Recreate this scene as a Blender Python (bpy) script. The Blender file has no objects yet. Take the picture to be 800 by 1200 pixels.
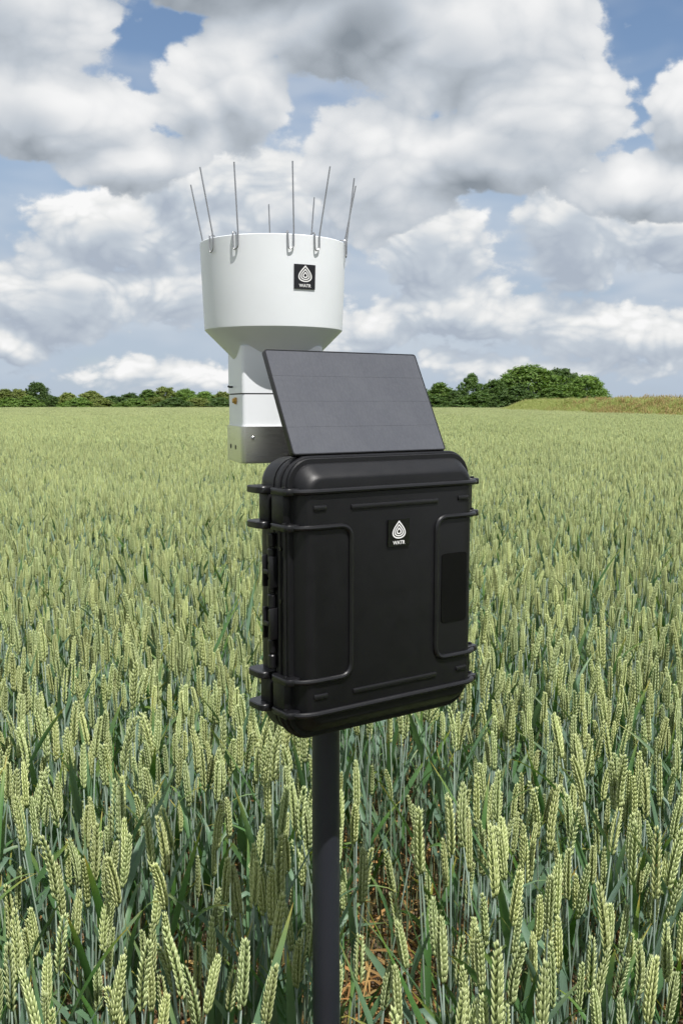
import bpy, bmesh, math, random
import numpy as np
from mathutils import Vector, Matrix

R = math.radians
random.seed(7)
rng = np.random.default_rng(11)
scene = bpy.context.scene
COL = scene.collection

# ------------------------------------------------------------------ camera
FPX, HORIZON = 1150.0, 472.0                    # focal length and horizon row at 800 x 1200
PITCH = math.atan((600 - HORIZON) / FPX)
CAM_Z = 1.6
cam_d = bpy.data.cameras.new('camera')
cam_d.sensor_fit = 'VERTICAL'
cam_d.sensor_height = 36.0
cam_d.lens = 36.0 * FPX / 1200.0
cam_d.clip_start = 0.05
cam_d.clip_end = 6000
cam_d.dof.use_dof = True
cam_d.dof.focus_distance = 1.25
cam_d.dof.aperture_fstop = (cam_d.lens / 1000) / 0.0010
cam = bpy.data.objects.new('camera', cam_d)
COL.objects.link(cam)
cam.location = (0, 0, CAM_Z)
cam.rotation_euler = (math.pi / 2 - PITCH, 0, 0)
scene.camera = cam

# ------------------------------------------------------------------ light and exposure
SUN_EL, SUN_AZ = R(64), R(150)                  # azimuth clockwise from +Y: behind the camera, to the right
sun_d = bpy.data.lights.new('sun', 'SUN')
sun_d.energy = 5.0
sun_d.angle = R(0.53)
sun_d.color = (1.0, 0.965, 0.915)
sun = bpy.data.objects.new('sun', sun_d)
COL.objects.link(sun)
to_sun = Vector((math.sin(SUN_AZ) * math.cos(SUN_EL), math.cos(SUN_AZ) * math.cos(SUN_EL), math.sin(SUN_EL)))
sun.rotation_euler = (-to_sun).to_track_quat('-Z', 'Y').to_euler()
sun.location = (3, -5, 10)
vs = scene.view_settings
vs.view_transform = 'Standard'
vs.look = 'None'
vs.exposure = 0.28
vs.gamma = 1.0
vs.use_curve_mapping = False
scene.cycles.max_bounces = 5
scene.cycles.diffuse_bounces = 3
scene.cycles.glossy_bounces = 3
scene.cycles.transmission_bounces = 3
scene.cycles.use_denoising = True
scene.cycles.use_adaptive_sampling = True
scene.cycles.adaptive_threshold = 0.02
scene.cycles.adaptive_min_samples = 16


class NG:
    """small helper that writes nodes into a tree"""
    def __init__(s, tree):
        s.t = tree; s.n = tree.nodes; s.l = tree.links

    def add(s, kind, **kw):
        n = s.n.new(kind)
        for k, v in kw.items():
            setattr(n, k, v)
        return n

    def put(s, sock, v):
        if isinstance(v, bpy.types.NodeSocket):
            s.l.new(v, sock)
        elif v is not None:
            sock.default_value = v

    def m(s, op, a, b=None, c=None, clamp=False):
        n = s.add('ShaderNodeMath', operation=op, use_clamp=clamp)
        for i, v in enumerate((a, b, c)):
            if v is not None:
                s.put(n.inputs[i], v)
        return n.outputs[0]

    def v(s, op, a, b=None, c=None):
        n = s.add('ShaderNodeVectorMath', operation=op)
        for i, x in enumerate((a, b, c)):
            if x is not None:
                if op == 'SCALE' and i == 1:
                    s.put(n.inputs['Scale'], x)
                else:
                    s.put(n.inputs[i], x)
        return n.outputs['Value'] if op in ('LENGTH', 'DOT_PRODUCT', 'DISTANCE') else n.outputs['Vector']

    def ramp(s, x, lo, hi, a=0.0, b=1.0, kind='SMOOTHSTEP'):
        n = s.add('ShaderNodeMapRange', interpolation_type=kind)
        s.put(n.inputs[0], x)
        for i, q in zip((1, 2, 3, 4), (lo, hi, a, b)):
            s.put(n.inputs[i], q)
        return n.outputs[0]

    def mix(s, f, a, b, blend='MIX'):
        n = s.add('ShaderNodeMix', data_type='RGBA', blend_type=blend)
        s.put(n.inputs[0], f); s.put(n.inputs[6], a); s.put(n.inputs[7], b)
        return n.outputs[2]

    def noise(s, vec, scale, detail=4, rough=.55, lac=2.0, col=False, dist=0.0):
        n = s.add('ShaderNodeTexNoise')
        s.put(n.inputs['Vector'], vec); n.inputs['Scale'].default_value = scale
        n.inputs['Detail'].default_value = detail; n.inputs['Roughness'].default_value = rough
        n.inputs['Lacunarity'].default_value = lac; n.inputs['Distortion'].default_value = dist
        return n.outputs['Color' if col else 'Fac']

    def colors(s, x, stops):
        n = s.add('ShaderNodeValToRGB')
        e = n.color_ramp.elements
        while len(e) < len(stops):
            e.new(0.5)
        for q, (p, c) in zip(e, stops):
            q.position = p; q.color = (*c, 1)
        s.put(n.inputs[0], x)
        return n.outputs[0]


def c4(r, g, b): return (r, g, b, 1.0)


# ------------------------------------------------------------------ world: Nishita sky with fair-weather cumulus
def cloud_groups(name, blobs, warp, amp, nscale, bias, generic):
    """two node groups for one deck of cumulus along a direction: the broad shape, and shape plus billows; > 0 is cloud"""
    made = []
    for fine in (False, True):
        t = bpy.data.node_groups.new(name + ('_fine' if fine else '_broad'), 'ShaderNodeTree')
        t.interface.new_socket('dir', in_out='INPUT', socket_type='NodeSocketVector')
        t.interface.new_socket('density', in_out='OUTPUT', socket_type='NodeSocketFloat')
        t.interface.new_socket('billow', in_out='OUTPUT', socket_type='NodeSocketFloat')
        g = NG(t)
        gi = g.add('NodeGroupInput').outputs[0]
        go = g.add('NodeGroupOutput')
        sep = g.add('ShaderNodeSeparateXYZ'); g.put(sep.inputs[0], gi)
        x, y, z = sep.outputs
        X = g.m('MULTIPLY', g.m('ARCTAN2', x, y), 1150.0)
        Y = g.m('MULTIPLY', g.m('ARCSINE', z), 1150.0)
        com = g.add('ShaderNodeCombineXYZ'); g.put(com.inputs[0], X); g.put(com.inputs[1], Y)
        # shapes get smaller and flatter toward the horizon
        s = g.m('DIVIDE', 1.0, g.m('ADD', g.m('MAXIMUM', z, 0.0), 0.75))
        pv = g.v('MULTIPLY', g.v('SCALE', gi, s), (1.0, 1.0, 1.0))
        w = g.v('SUBTRACT', g.noise(pv, 2.9 * nscale, 1.5, .5, col=True), (.5, .5, .5))
        P = g.v('ADD', com.outputs[0], g.v('MULTIPLY', w, (warp, warp, 0.0)))
        acc = None
        for (bx, by, rx, ry, k) in blobs:
            d = g.v('LENGTH', g.v('MULTIPLY', g.v('SUBTRACT', P, (bx - 400, 472 - by, 0)), (1 / rx, 1 / ry, 0)))
            d = g.m('MULTIPLY_ADD', d, -1.5 * k, 1.5 * k)
            acc = d if acc is None else g.m('SMOOTH_MAX', acc, d, 0.3)
        gen = g.m('MULTIPLY_ADD', g.noise(pv, 1.0 * nscale, 2, .5), generic[0], generic[1])
        # the placed clouds belong to this quarter of the sky; the same weather goes on all round
        wn = g.m('MULTIPLY', g.ramp(g.m('ABSOLUTE', X), 430, 640, 1, 0), g.ramp(Y, 480, 640, 1, 0))
        field = g.m('ADD', g.m('MULTIPLY', g.m('MAXIMUM', acc, -1.0), wn), g.m('MULTIPLY', gen, g.m('SUBTRACT', 1.0, wn)))
        field = g.m('ADD', field, bias)
        f = g.noise(pv, 6.2 * nscale, 6 if fine else 1.5, .64)
        n = g.m('MULTIPLY_ADD', f, 1.9 * amp, -.95 * amp)
        bil = 0.0
        if fine:
            vo = g.add('ShaderNodeTexVoronoi', feature='F1')
            g.put(vo.inputs['Vector'], g.v('ADD', pv, g.v('SCALE', w, .12)))
            vo.inputs['Scale'].default_value = 9.5 * nscale
            vo.inputs['Detail'].default_value = 1.0; vo.inputs['Roughness'].default_value = .6; vo.inputs['Lacunarity'].default_value = 2.3
            bil = g.m('MULTIPLY_ADD', vo.outputs['Distance'], -.6 * amp, .27 * amp)
            n = g.m('ADD', n, bil)
        g.put(go.inputs[0], g.m('ADD', field, n))
        g.put(go.inputs[1], bil)
        made.append(t)
    return made


def cloud_layer(g, d, trees, soft, dx, dz, c_dark, c_mid, c_lit, lo, hi, thick):
    """alpha and colour of a deck: tops turned to the light are white, bases grey"""
    n0 = g.add('ShaderNodeGroup'); n0.node_tree = trees[1]; g.put(n0.inputs[0], d)
    n1 = g.add('ShaderNodeGroup'); n1.node_tree = trees[0]
    g.put(n1.inputs[0], g.v('NORMALIZE', g.v('ADD', d, (dx, 0.0, dz))))
    f0, bil = n0.outputs
    alpha = g.ramp(f0, 0.0, soft)
    lit = g.m('SUBTRACT', g.m('MINIMUM', f0, 1.3), n1.outputs[0])
    lit = g.m('ADD', lit, g.m('MULTIPLY', bil, .9))
    # thick cores pass less light than thin edges
    lit = g.m('SUBTRACT', lit, g.m('MULTIPLY', g.m('MAXIMUM', f0, 0.0), thick))
    k = g.ramp(lit, lo, hi, kind='LINEAR')
    col = g.colors(k, [(0.0, c_dark), (.42, c_mid), (.8, c_lit), (1.0, (1.0, 1.0, 1.0))])
    return alpha, col


world = bpy.data.worlds.new('World')
scene.world = world
world.use_nodes = True
wt = world.node_tree
wt.nodes.clear()
g = NG(wt)
out = g.add('ShaderNodeOutputWorld')
sky = g.add('ShaderNodeTexSky', sky_type='NISHITA')
sky.sun_disc = False
sky.sun_elevation = SUN_EL
sky.sun_rotation = SUN_AZ
sky.air_density = 1.0; sky.dust_density = 0.6; sky.ozone_density = 1.6
bg_sky = g.add('ShaderNodeBackground')
bg_sky.inputs[1].default_value = 0.10
g.put(bg_sky.inputs[0], sky.outputs[0])
D = g.add('ShaderNodeTexCoord').outputs['Generated']
sepw = g.add('ShaderNodeSeparateXYZ'); g.put(sepw.inputs[0], D)
ZW = sepw.outputs[2]

FAR = cloud_groups('cloud_far', [
    (90, 350, 75, 58, 1.0), (25, 405, 60, 26, .9), (150, 280, 95, 40, 1.0), (225, 245, 60, 50, .9), (210, 340, 90, 40, .7), (210, 440, 110, 14, .4),
    (505, 300, 62, 60, 1.0), (545, 368, 110, 36, .9), (662, 278, 62, 72, 1.0), (780, 290, 90, 40, 1.0), (720, 392, 130, 30, .7), (440, 390, 60, 30, .7), (340, 255, 100, 62, .8), (620, 432, 120, 14, .4), (770, 430, 60, 14, .4)],
    45, .80, 3.0, .46, (5.0, -2.35))
NEAR = cloud_groups('cloud_near', [
    (35, 60, 122, 95, 1.0), (60, 160, 130, 58, 1.2), (165, 208, 75, 34, .9), (234, 142, 46, 50, .9), (285, 130, 48, 82, .9), (440, 212, 80, 78, 1.0),
    (535, 85, 150, 90, 1.0), (622, 165, 102, 60, 1.0), (560, 198, 150, 46, 1.3), (788, 178, 60, 48, 1.0), (740, 242, 110, 42, 1.0), (330, 0, 260, 60, 1.9), (420, 50, 130, 70, 1.8),
    (725, 0, 60, 30, .9), (160, -8, 120, 34, 1.2)],
    50, .80, 2.2, .30, (5.2, -2.25))

a1, k1 = cloud_layer(g, D, FAR, .40, .004, .022, (.44, .50, .59), (.58, .64, .71), (.88, .89, .89), -1.25, .66, .08)
a2, k2 = cloud_layer(g, D, NEAR, .26, .006, .028, (.27, .31, .355), (.55, .60, .66), (.89, .90, .91), -2.1, .68, .27)
# a thin veil of higher cloud, denser toward the horizon where the eye looks through more air
vn = g.noise(g.v('MULTIPLY', D, (1, 1, 3.0)), 5.0, 3, .6)
a0 = g.m('MAXIMUM', g.ramp(vn, .40, .68, 0.0, .6), g.m('MULTIPLY', g.ramp(ZW, .12, .32, .93, .0), g.ramp(vn, .25, .5, .8, 1.0)))
k0 = g.mix(g.ramp(vn, .34, .66), c4(.44, .53, .66), c4(.62, .68, .76))
k0 = g.mix(g.ramp(ZW, .0, .10, .7, 0), k0, c4(.47, .57, .71))
col = g.mix(a1, k0, k1)
al = g.m('SUBTRACT', 1.0, g.m('MULTIPLY', g.m('SUBTRACT', 1.0, a0), g.m('SUBTRACT', 1.0, a1)))
col = g.mix(a2, col, k2)
al = g.m('SUBTRACT', 1.0, g.m('MULTIPLY', g.m('SUBTRACT', 1.0, al), g.m('SUBTRACT', 1.0, a2)))
bg_cl = g.add('ShaderNodeBackground')
bg_cl.inputs[1].default_value = 0.78
g.put(bg_cl.inputs[0], col)
mx = g.add('ShaderNodeMixShader')
g.put(mx.inputs[0], al)
g.l.new(bg_sky.outputs[0], mx.inputs[1]); g.l.new(bg_cl.outputs[0], mx.inputs[2])
g.l.new(mx.outputs[0], out.inputs['Surface'])
world.cycles.sampling_method = 'NONE'
# ------------------------------------------------------------------ material helpers
def material(name):
    m = bpy.data.materials.new(name)
    m.use_nodes = True
    m.node_tree.nodes.clear()
    g = NG(m.node_tree)
    o = g.add('ShaderNodeOutputMaterial')
    p = g.add('ShaderNodeBsdfPrincipled')
    g.l.new(p.outputs[0], o.inputs['Surface'])
    return m, g, p, o


def bump(g, p, h, strength=.3, dist=.001):
    b = g.add('ShaderNodeBump')
    b.inputs['Strength'].default_value = strength
    b.inputs['Distance'].default_value = dist
    g.put(b.inputs['Height'], h)
    g.l.new(b.outputs[0], p.inputs['Normal'])


def simple(name, col, rough, metal=0.0, var=.12, vscale=30, bstr=0.0, bscale=900, spec=.5, coat=0.0, rv=.12):
    m, g, p, o = material(name)
    tc = g.add('ShaderNodeTexCoord').outputs['Object']
    n = g.noise(tc, vscale, 4, .6)
    k = g.ramp(n, .3, .7, 1 - var, 1 + var, kind='LINEAR')
    c = g.v('SCALE', col, k)
    g.put(p.inputs['Base Color'], c)
    p.inputs['Metallic'].default_value = metal
    g.put(p.inputs['Roughness'], g.ramp(g.noise(tc, vscale * 2.3, 3, .6), .3, .7, rough * (1 - rv), min(1, rough * (1 + rv)), kind='LINEAR'))
    p.inputs['Specular IOR Level'].default_value = spec
    p.inputs['Coat Weight'].default_value = coat
    if bstr:
        bump(g, p, g.noise(tc, bscale, 2, .5), bstr, .0004)
    return m


def attr(g, name):
    n = g.add('ShaderNodeAttribute')
    n.attribute_name = name
    return n.outputs['Fac']


def plant_material(name, stops_a, stops_b, transl, rough, spec=.3, huge=(.85, 1.18), band=0.0):
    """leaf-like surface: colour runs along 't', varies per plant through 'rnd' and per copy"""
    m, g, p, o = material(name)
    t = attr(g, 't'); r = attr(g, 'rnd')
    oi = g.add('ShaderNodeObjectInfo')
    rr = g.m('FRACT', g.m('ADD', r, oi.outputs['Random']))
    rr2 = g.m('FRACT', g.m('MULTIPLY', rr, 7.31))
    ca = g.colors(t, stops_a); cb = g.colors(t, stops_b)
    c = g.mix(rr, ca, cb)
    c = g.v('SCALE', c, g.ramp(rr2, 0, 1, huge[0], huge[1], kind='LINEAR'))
    g.put(p.inputs['Base Color'], c)
    p.inputs['Roughness'].default_value = rough
    p.inputs['Specular IOR Level'].default_value = spec
    if transl:
        tr = g.add('ShaderNodeBsdfTranslucent')
        g.put(tr.inputs[0], g.v('MULTIPLY', c, (1.15, 1.25, .6)))
        mx = g.add('ShaderNodeMixShader')
        mx.inputs[0].default_value = transl
        g.l.new(p.outputs[0], mx.inputs[1]); g.l.new(tr.outputs[0], mx.inputs[2])
        g.l.new(mx.outputs[0], o.inputs['Surface'])
    return m


M = {}
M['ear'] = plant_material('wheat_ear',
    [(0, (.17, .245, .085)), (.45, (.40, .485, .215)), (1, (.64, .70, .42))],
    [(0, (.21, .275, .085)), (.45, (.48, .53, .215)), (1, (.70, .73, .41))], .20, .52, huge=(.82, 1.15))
M['stem'] = plant_material('wheat_stem',
    [(0, (.26, .22, .09)), (.35, (.15, .21, .12)), (.7, (.22, .30, .23)), (1, (.36, .45, .41))],
    [(0, (.30, .24, .09)), (.35, (.17, .22, .11)), (.7, (.22, .29, .19)), (1, (.33, .42, .33))], 0, .45, .4)
M['leaf'] = plant_material('wheat_leaf',
    [(0, (.060, .140, .042)), (.6, (.066, .160, .030)), (.84, (.15, .22, .035)), (1, (.50, .34, .06))],
    [(0, (.17, .25, .21)), (.7, (.13, .21, .15)), (.95, (.17, .24, .09)), (1, (.40, .32, .10))], .30, .46, .35)
M['dry_leaf'] = plant_material('dry_leaf',
    [(0, (.34, .24, .09)), (1, (.46, .29, .11))],
    [(0, (.42, .23, .08)), (1, (.32, .14, .055))], .25, .75, huge=(.55, 1.2))


# ------------------------------------------------------------------ mesh builder with attributes
class MB:
    def __init__(s):
        s.v = []; s.f = []; s.mi = []; s.t = []; s.r = []; s.n = 0

    def add(s, v, f, t=0.0, r=0.0, mi=0):
        v = np.asarray(v, float)
        k = len(v)
        s.v.append(v)
        s.f.extend([tuple(i + s.n for i in q) for q in f])
        s.mi.extend([mi] * len(f))
        s.t.append(np.broadcast_to(np.asarray(t, float), (k,)))
        s.r.append(np.broadcast_to(np.asarray(r, float), (k,)))
        s.n += k

    def mesh(s, name, mats, smooth=True, attrs=True):
        me = bpy.data.meshes.new(name)
        me.from_pydata(np.concatenate(s.v).tolist(), [], s.f)
        for m in mats:
            me.materials.append(m)
        me.polygons.foreach_set('material_index', np.array(s.mi, dtype=np.int32))
        if smooth:
            me.polygons.foreach_set('use_smooth', np.ones(len(s.f), dtype=bool))
        if attrs:
            a = me.attributes.new('t', 'FLOAT', 'POINT'); a.data.foreach_set('value', np.concatenate(s.t).astype(np.float32))
            a = me.attributes.new('rnd', 'FLOAT', 'POINT'); a.data.foreach_set('value', np.concatenate(s.r).astype(np.float32))
        me.update()
        return me


def frame(d):
    d = np.asarray(d, float); d = d / np.linalg.norm(d)
    a = np.array([0, 0, 1.0]) if abs(d[2]) < .9 else np.array([1.0, 0, 0])
    s = np.cross(d, a); s /= np.linalg.norm(s)
    return d, s, np.cross(s, d)


def tube_geo(path, rad, sides=6, caps=True):
    path = np.asarray(path, float)
    n = len(path)
    rad = np.broadcast_to(np.asarray(rad, float), (n,))
    tan = np.gradient(path, axis=0)
    tan /= np.linalg.norm(tan, axis=1)[:, None]
    _, s, q = frame(tan[0])
    vs_, fs = [], []
    for i in range(n):
        s = s - tan[i] * (s @ tan[i]); s /= np.linalg.norm(s)
        q = np.cross(tan[i], s)
        for k in range(sides):
            a = 2 * math.pi * k / sides
            vs_.append(path[i] + rad[i] * (math.cos(a) * s + math.sin(a) * q))
    for i in range(n - 1):
        for k in range(sides):
            k2 = (k + 1) % sides
            fs.append((i * sides + k, i * sides + k2, (i + 1) * sides + k2, (i + 1) * sides + k))
    if caps:
        fs.append(tuple(reversed(range(sides)))); fs.append(tuple((n - 1) * sides + k for k in range(sides)))
    return np.array(vs_), fs


# ------------------------------------------------------------------ wheat plants
def spindle(base, direction, up, L, w, th, sides, rings):
    """one floret: a pointed husk, keeled, widest below the middle"""
    d, s, q = frame(direction)
    s = np.asarray(up, float) - d * (np.asarray(up) @ d); s /= np.linalg.norm(s)
    q = np.cross(d, s)
    vs_ = [base]; ts = [0.0]; fs = []
    for (tt, ww) in rings:
        for k in range(sides):
            a = 2 * math.pi * k / sides
            vs_.append(base + d * L * tt + (math.cos(a) * s * th + math.sin(a) * q * w) * ww); ts.append(tt)
    vs_.append(base + d * L); ts.append(1.0)
    nr = len(rings)
    for k in range(sides):
        k2 = (k + 1) % sides
        fs.append((0, 1 + k2, 1 + k))
        for j in range(nr - 1):
            o = 1 + j * sides
            fs.append((o + k, o + k2, o + sides + k2, o + sides + k))
        o = 1 + (nr - 1) * sides
        fs.append((o + k, o + k2, len(vs_) - 1))
    return np.array(vs_), fs, np.array(ts)


def axis_frames(base, d0, bend, L, n):
    """points and tangents of a gently bent axis"""
    pts, tans = [], []
    p = np.array(base, float); d = np.array(d0, float) / np.linalg.norm(d0)
    for i in range(n + 1):
        pts.append(p.copy()); tans.append(d.copy())
        p = p + d * L / n
        d = d + np.array(bend) / n; d /= np.linalg.norm(d)
    return np.array(pts), np.array(tans)


def ear_geo(mb, base, d0, bend, L, spin, lod, r, rnd_, mi=0, fat=1.0):
    nsp = 21 if lod == 0 else 19
    pts, tans = axis_frames(base, d0, bend, L * .93, nsp)
    _, s0, q0 = frame(d0)
    for i in range(nsp):
        fr = i / (nsp - 1)
        size = (1.0 if fr > .12 else .72 + fr * 2.3) * (1 - .42 * max(0, fr - .62) / .38)
        d = tans[i]
        s = math.cos(spin) * s0 + math.sin(spin) * q0
        s = s - d * (s @ d); s /= np.linalg.norm(s)
        q = np.cross(d, s)
        side = 1 if i % 2 else -1
        c = pts[i]
        if lod == 0:
            for k, (off, out_, ln, wd) in enumerate(((0, .20, 1.0, 1.0), (.60, .20, .96, .92), (-.60, .20, .96, .92), (0, .46, .86, .82))):
                dd = d + s * side * (out_ + rnd_.uniform(-.05, .05)) + q * off * .34
                b = c + s * side * .0017 * fat + q * off * .0036 * fat * size
                v, f, t = spindle(b, dd, s * side, .0158 * size * ln * rnd_.uniform(.92, 1.08), .00235 * size * wd * fat, .0021 * size * wd * fat, 5,
                                  ((.14, .70), (.38, 1.0), (.70, .60)))
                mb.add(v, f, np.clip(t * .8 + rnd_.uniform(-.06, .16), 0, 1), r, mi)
        elif lod == 1:
            for off in (-.5, .5):
                dd = d + s * side * .34 + q * off * .3
                v, f, t = spindle(c + q * off * .0045 * size * fat + s * side * .001, dd, s * side, .0165 * size, .0029 * size * fat, .0031 * size * fat, 4, ((.36, 1.0),))
                mb.add(v, f, np.clip(t * .8 + rnd_.uniform(-.05, .15), 0, 1), r, mi)
        else:
            break
    if lod == 2:
        n = 7
        pts, tans = axis_frames(base, d0, bend, L, n)
        rad = np.array([.55, .95, 1.0, 1.05, .95, .9, .7, .2]) * .0082 * fat * np.where(np.arange(8) % 2, 1.12, .86)
        v, f = tube_geo(pts, rad, 4, False)
        mb.add(v, f, .40 + .3 * np.repeat(np.arange(8) % 2, 4), r, mi)
    elif lod == 3:
        pts, tans = axis_frames(base, d0, bend, L, 2)
        v, f = tube_geo(pts, np.array([.7, 1.0, .25]) * .0088 * fat, 3, False)
        mb.add(v, f, np.repeat([.3, .55, .75], 3), r, mi)
    else:
        v, f, t = spindle(pts[-1] - tans[-1] * .002, tans[-1], s0, L * .09, .0022 * fat, .002 * fat, 4, ((.4, 1.0),))
        mb.add(v, f, .5 + .3 * t, r, mi)


def leaf_geo(mb, base, az, rise, L, w, droop, twist, segs, r, mi=1, t0=0.0, kink=None):
    """a wheat blade: keeled strip that rises from the stem, arches over and tapers to a point"""
    h = np.array([math.cos(az), math.sin(az), 0.0])
    p = np.array(base, float); ang = rise
    vs_, fs, ts = [], [], []
    for i in range(segs + 1):
        fr = i / segs
        wd = w * min(1.0, (.35 + fr * 4)) * max(0.03, (1 - fr ** 2.2))
        d = h * math.cos(ang) + np.array([0, 0, math.sin(ang)])
        side = np.cross(d, [0, 0, 1.0]); side /= (np.linalg.norm(side) + 1e-9)
        nrm = np.cross(side, d)
        a = twist * fr
        s2 = math.cos(a) * side + math.sin(a) * nrm
        n2 = np.cross(s2, d)
        if i == segs:
            vs_ += [p]; ts.append(1.0)
        else:
            vs_ += [p - s2 * wd * .5 + n2 * wd * .16, p.copy(), p + s2 * wd * .5 + n2 * wd * .16]
            ts += [fr] * 3
        p = p + d * L / segs
        ang -= droop / segs * (.4 + 1.2 * fr)
        if kink is not None and abs(fr - kink[0]) < .5 / segs:
            ang -= kink[1]
    for i in range(segs - 1):
        o = i * 3
        fs += [(o, o + 1, o + 4, o + 3), (o + 1, o + 2, o + 5, o + 4)]
    o = (segs - 1) * 3
    fs += [(o, o + 1, o + 3), (o + 1, o + 2, o + 3)]
    mb.add(vs_, fs, np.clip(t0 + (1 - t0) * np.array(ts), 0, 1), r, mi)


class Plant:
    """parameters of one stalk, reused for separate parts and for joined copies"""
    def __init__(s, rnd_):
        s.h = .775 + rnd_.uniform(-.01, .01)
        s.lean = rnd_.uniform(0, .06); s.az = rnd_.uniform(0, 6.283)
        s.L = rnd_.uniform(.070, .104)
        s.bend = rnd_.uniform(.02, .22) if rnd_.random() < .88 else rnd_.uniform(.3, .5); s.baz = rnd_.uniform(0, 6.283)
        s.spin = rnd_.uniform(0, 3.14); s.fat = rnd_.uniform(.84, 1.02); s.r = rnd_.random()
        lx, ly = s.lean * math.cos(s.az), s.lean * math.sin(s.az)
        n = 8
        z = np.linspace(0, s.h, n + 1)
        c = (z / s.h) ** 2
        s.path = np.stack([lx * c, ly * c, z], 1)
        s.rad = np.interp(z, [0, .35, .6, s.h], [.0020, .0019, .0016, .0012])
        d = s.path[-1] - s.path[-2]
        s.d = d / np.linalg.norm(d)
        s.bv = (s.bend * math.cos(s.baz), s.bend * math.sin(s.baz), 0)
        s.leaves = []
        nl = rnd_.choice((2, 2, 3, 3))
        fl = rnd_.uniform(.56, .69)
        a = rnd_.uniform(0, 6.283)
        for k in range(nl):
            zz = fl - k * rnd_.uniform(.15, .21)
            up = rnd_.random()
            s.leaves.append(dict(z=zz, az=a + k * math.pi + rnd_.uniform(-.5, .5), rise=rnd_.uniform(1.05, 1.45), L=rnd_.uniform(.15, .24), w=rnd_.uniform(.010, .0165),
                                 droop=rnd_.uniform(.0, .6) if up < .72 else rnd_.uniform(.8, 2.2), twist=rnd_.uniform(-1.8, 1.8), r=rnd_.random(),
                                 kink=(rnd_.uniform(.45, .75), rnd_.uniform(.6, 1.5)) if rnd_.random() < .22 else None))

    def at(s, z):
        return np.array([np.interp(z, s.path[:, 2], s.path[:, i]) for i in range(3)])

    def stem(s, mb, sides=5, mi=0):
        v, f = tube_geo(s.path, s.rad, sides, False)
        mb.add(v, f, np.repeat(s.path[:, 2] / s.h, sides), s.r, mi)
        for zz in (.30, .56):                               # nodes on the culm
            q = s.at(zz)
            v, f = tube_geo([q - [0, 0, .004], q, q + [0, 0, .004]], [.0015, .0029, .0015], sides, False)
            mb.add(v, f, .3, s.r, mi)

    def ear(s, mb, lod, rnd_, mi=0):
        ear_geo(mb, s.path[-1], s.d, s.bv, s.L, s.spin, lod, s.r, rnd_, mi, s.fat)

    def leaf(s, mb, k, segs=9, mi=0):
        q = s.leaves[k]
        leaf_geo(mb, s.at(q['z']), q['az'], q['rise'], q['L'], q['w'], q['droop'], q['twist'], segs, q['r'], mi, 0, q['kink'])


src = bpy.data.collections.new('wheat_sources')            # never linked to the scene: shapes for the field's scatter
rn = random.Random(3)
NV = 18
plants = [Plant(rn) for _ in range(NV)]
part_meshes = []
wheat_mats = [M['stem'], M['ear'], M['leaf'], M['dry_leaf']]
for i, p in enumerate(plants):
    mb = MB(); p.stem(mb); st = mb.mesh('stem', [M['stem']])
    mb = MB(); p.ear(mb, 0, rn); er = mb.mesh('ear', [M['ear']])
    lv = []
    for k in range(len(p.leaves)):
        mb = MB(); p.leaf(mb, k); lv.append(mb.mesh('leaf', [M['leaf']]))
    part_meshes.append((st, er, lv))
    mb = MB(); p.stem(mb, 5, 0); p.ear(mb, 0, rn, 1)
    for k in range(len(p.leaves)):
        p.leaf(mb, k, 9, 2)
    if rn.random() < .8:                                   # withered lower leaf hanging at the foot
        leaf_geo(mb, p.at(rn.uniform(.12, .34)), rn.uniform(0, 6.28), rn.uniform(.2, .9), rn.uniform(.14, .2), .009, rn.uniform(1.5, 3.2), rn.uniform(-3, 3), 8, rn.random(), 3)
    src.objects.link(bpy.data.objects.new('wheat_a%02d' % i, mb.mesh('wheat_near', wheat_mats)))
for i in range(10):
    p = Plant(rn)
    mb = MB(); p.stem(mb, 3, 0); p.ear(mb, 1, rn, 1)
    for k in range(len(p.leaves)):
        p.leaf(mb, k, 5, 2)
    src.objects.link(bpy.data.objects.new('wheat_b%02d' % i, mb.mesh('wheat_mid', wheat_mats)))


def patch(name, size, n, lod):
    mb = MB()
    for k in range(n):
        p = Plant(rn)
        o = np.array([rn.uniform(-size / 2, size / 2), rn.uniform(-size / 2, size / 2), rn.gauss(0, .050)])
        p.path = p.path + o
        if lod == 2:
            v, f = tube_geo(p.path[[4, 8]], [.0016, .0013], 3, False)
            mb.add(v, f, np.repeat([.5, 1.0], 3), p.r, 0)
        p.ear(mb, lod, rn, 1)
        for q in range(min(len(p.leaves), 2 if lod == 2 else 1)):
            p.leaf(mb, q, 4 if lod == 2 else 3, 2)
    src.objects.link(bpy.data.objects.new(name, mb.mesh(name, wheat_mats)))


NP2, NP3 = 5, 4
for i in range(NP2):
    patch('wheat_c%02d' % i, .5, 94, 2)
for i in range(NP3):
    patch('wheat_d%02d' % i, 1.0, 340, 3)

# where the bank and the ground without crop lie
BANK = [(22.0, 10.0), (20.5, 30.0), (19.1, 55.0), (18.5, 75.0), (17.9, 103.0), (18.3, 125.0)]     # foot line on the field side, as (x, y)


def bank_x(y):
    return np.interp(y, [q[1] for q in BANK], [q[0] for q in BANK])


POLE = np.array((-.0197, 1.1966))


def bare(x, y):
    """no crop: the trodden spot where the photographer stands and round the pole, and under the bank"""
    b = (x ** 2 + (y - .05) ** 2 < .80 ** 2)
    b |= (np.abs(x + .02) < .06) & (y > .3) & (y < 1.19)
    b |= ((x - POLE[0]) / .050) ** 2 + ((y - POLE[1]) / .06) ** 2 < 1
    b |= (np.abs(x + .195 * y) < .022 * y) & (y > 1.25) & (y < 1.75)
    b |= (np.abs(x - .064 * y) < (.040 - .012 * np.sin(5 * y)) * y) & (y > 1.0) & (y < 2.25)
    b |= (x > bank_x(y) - .3) & (y < 125)
    return b


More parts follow.
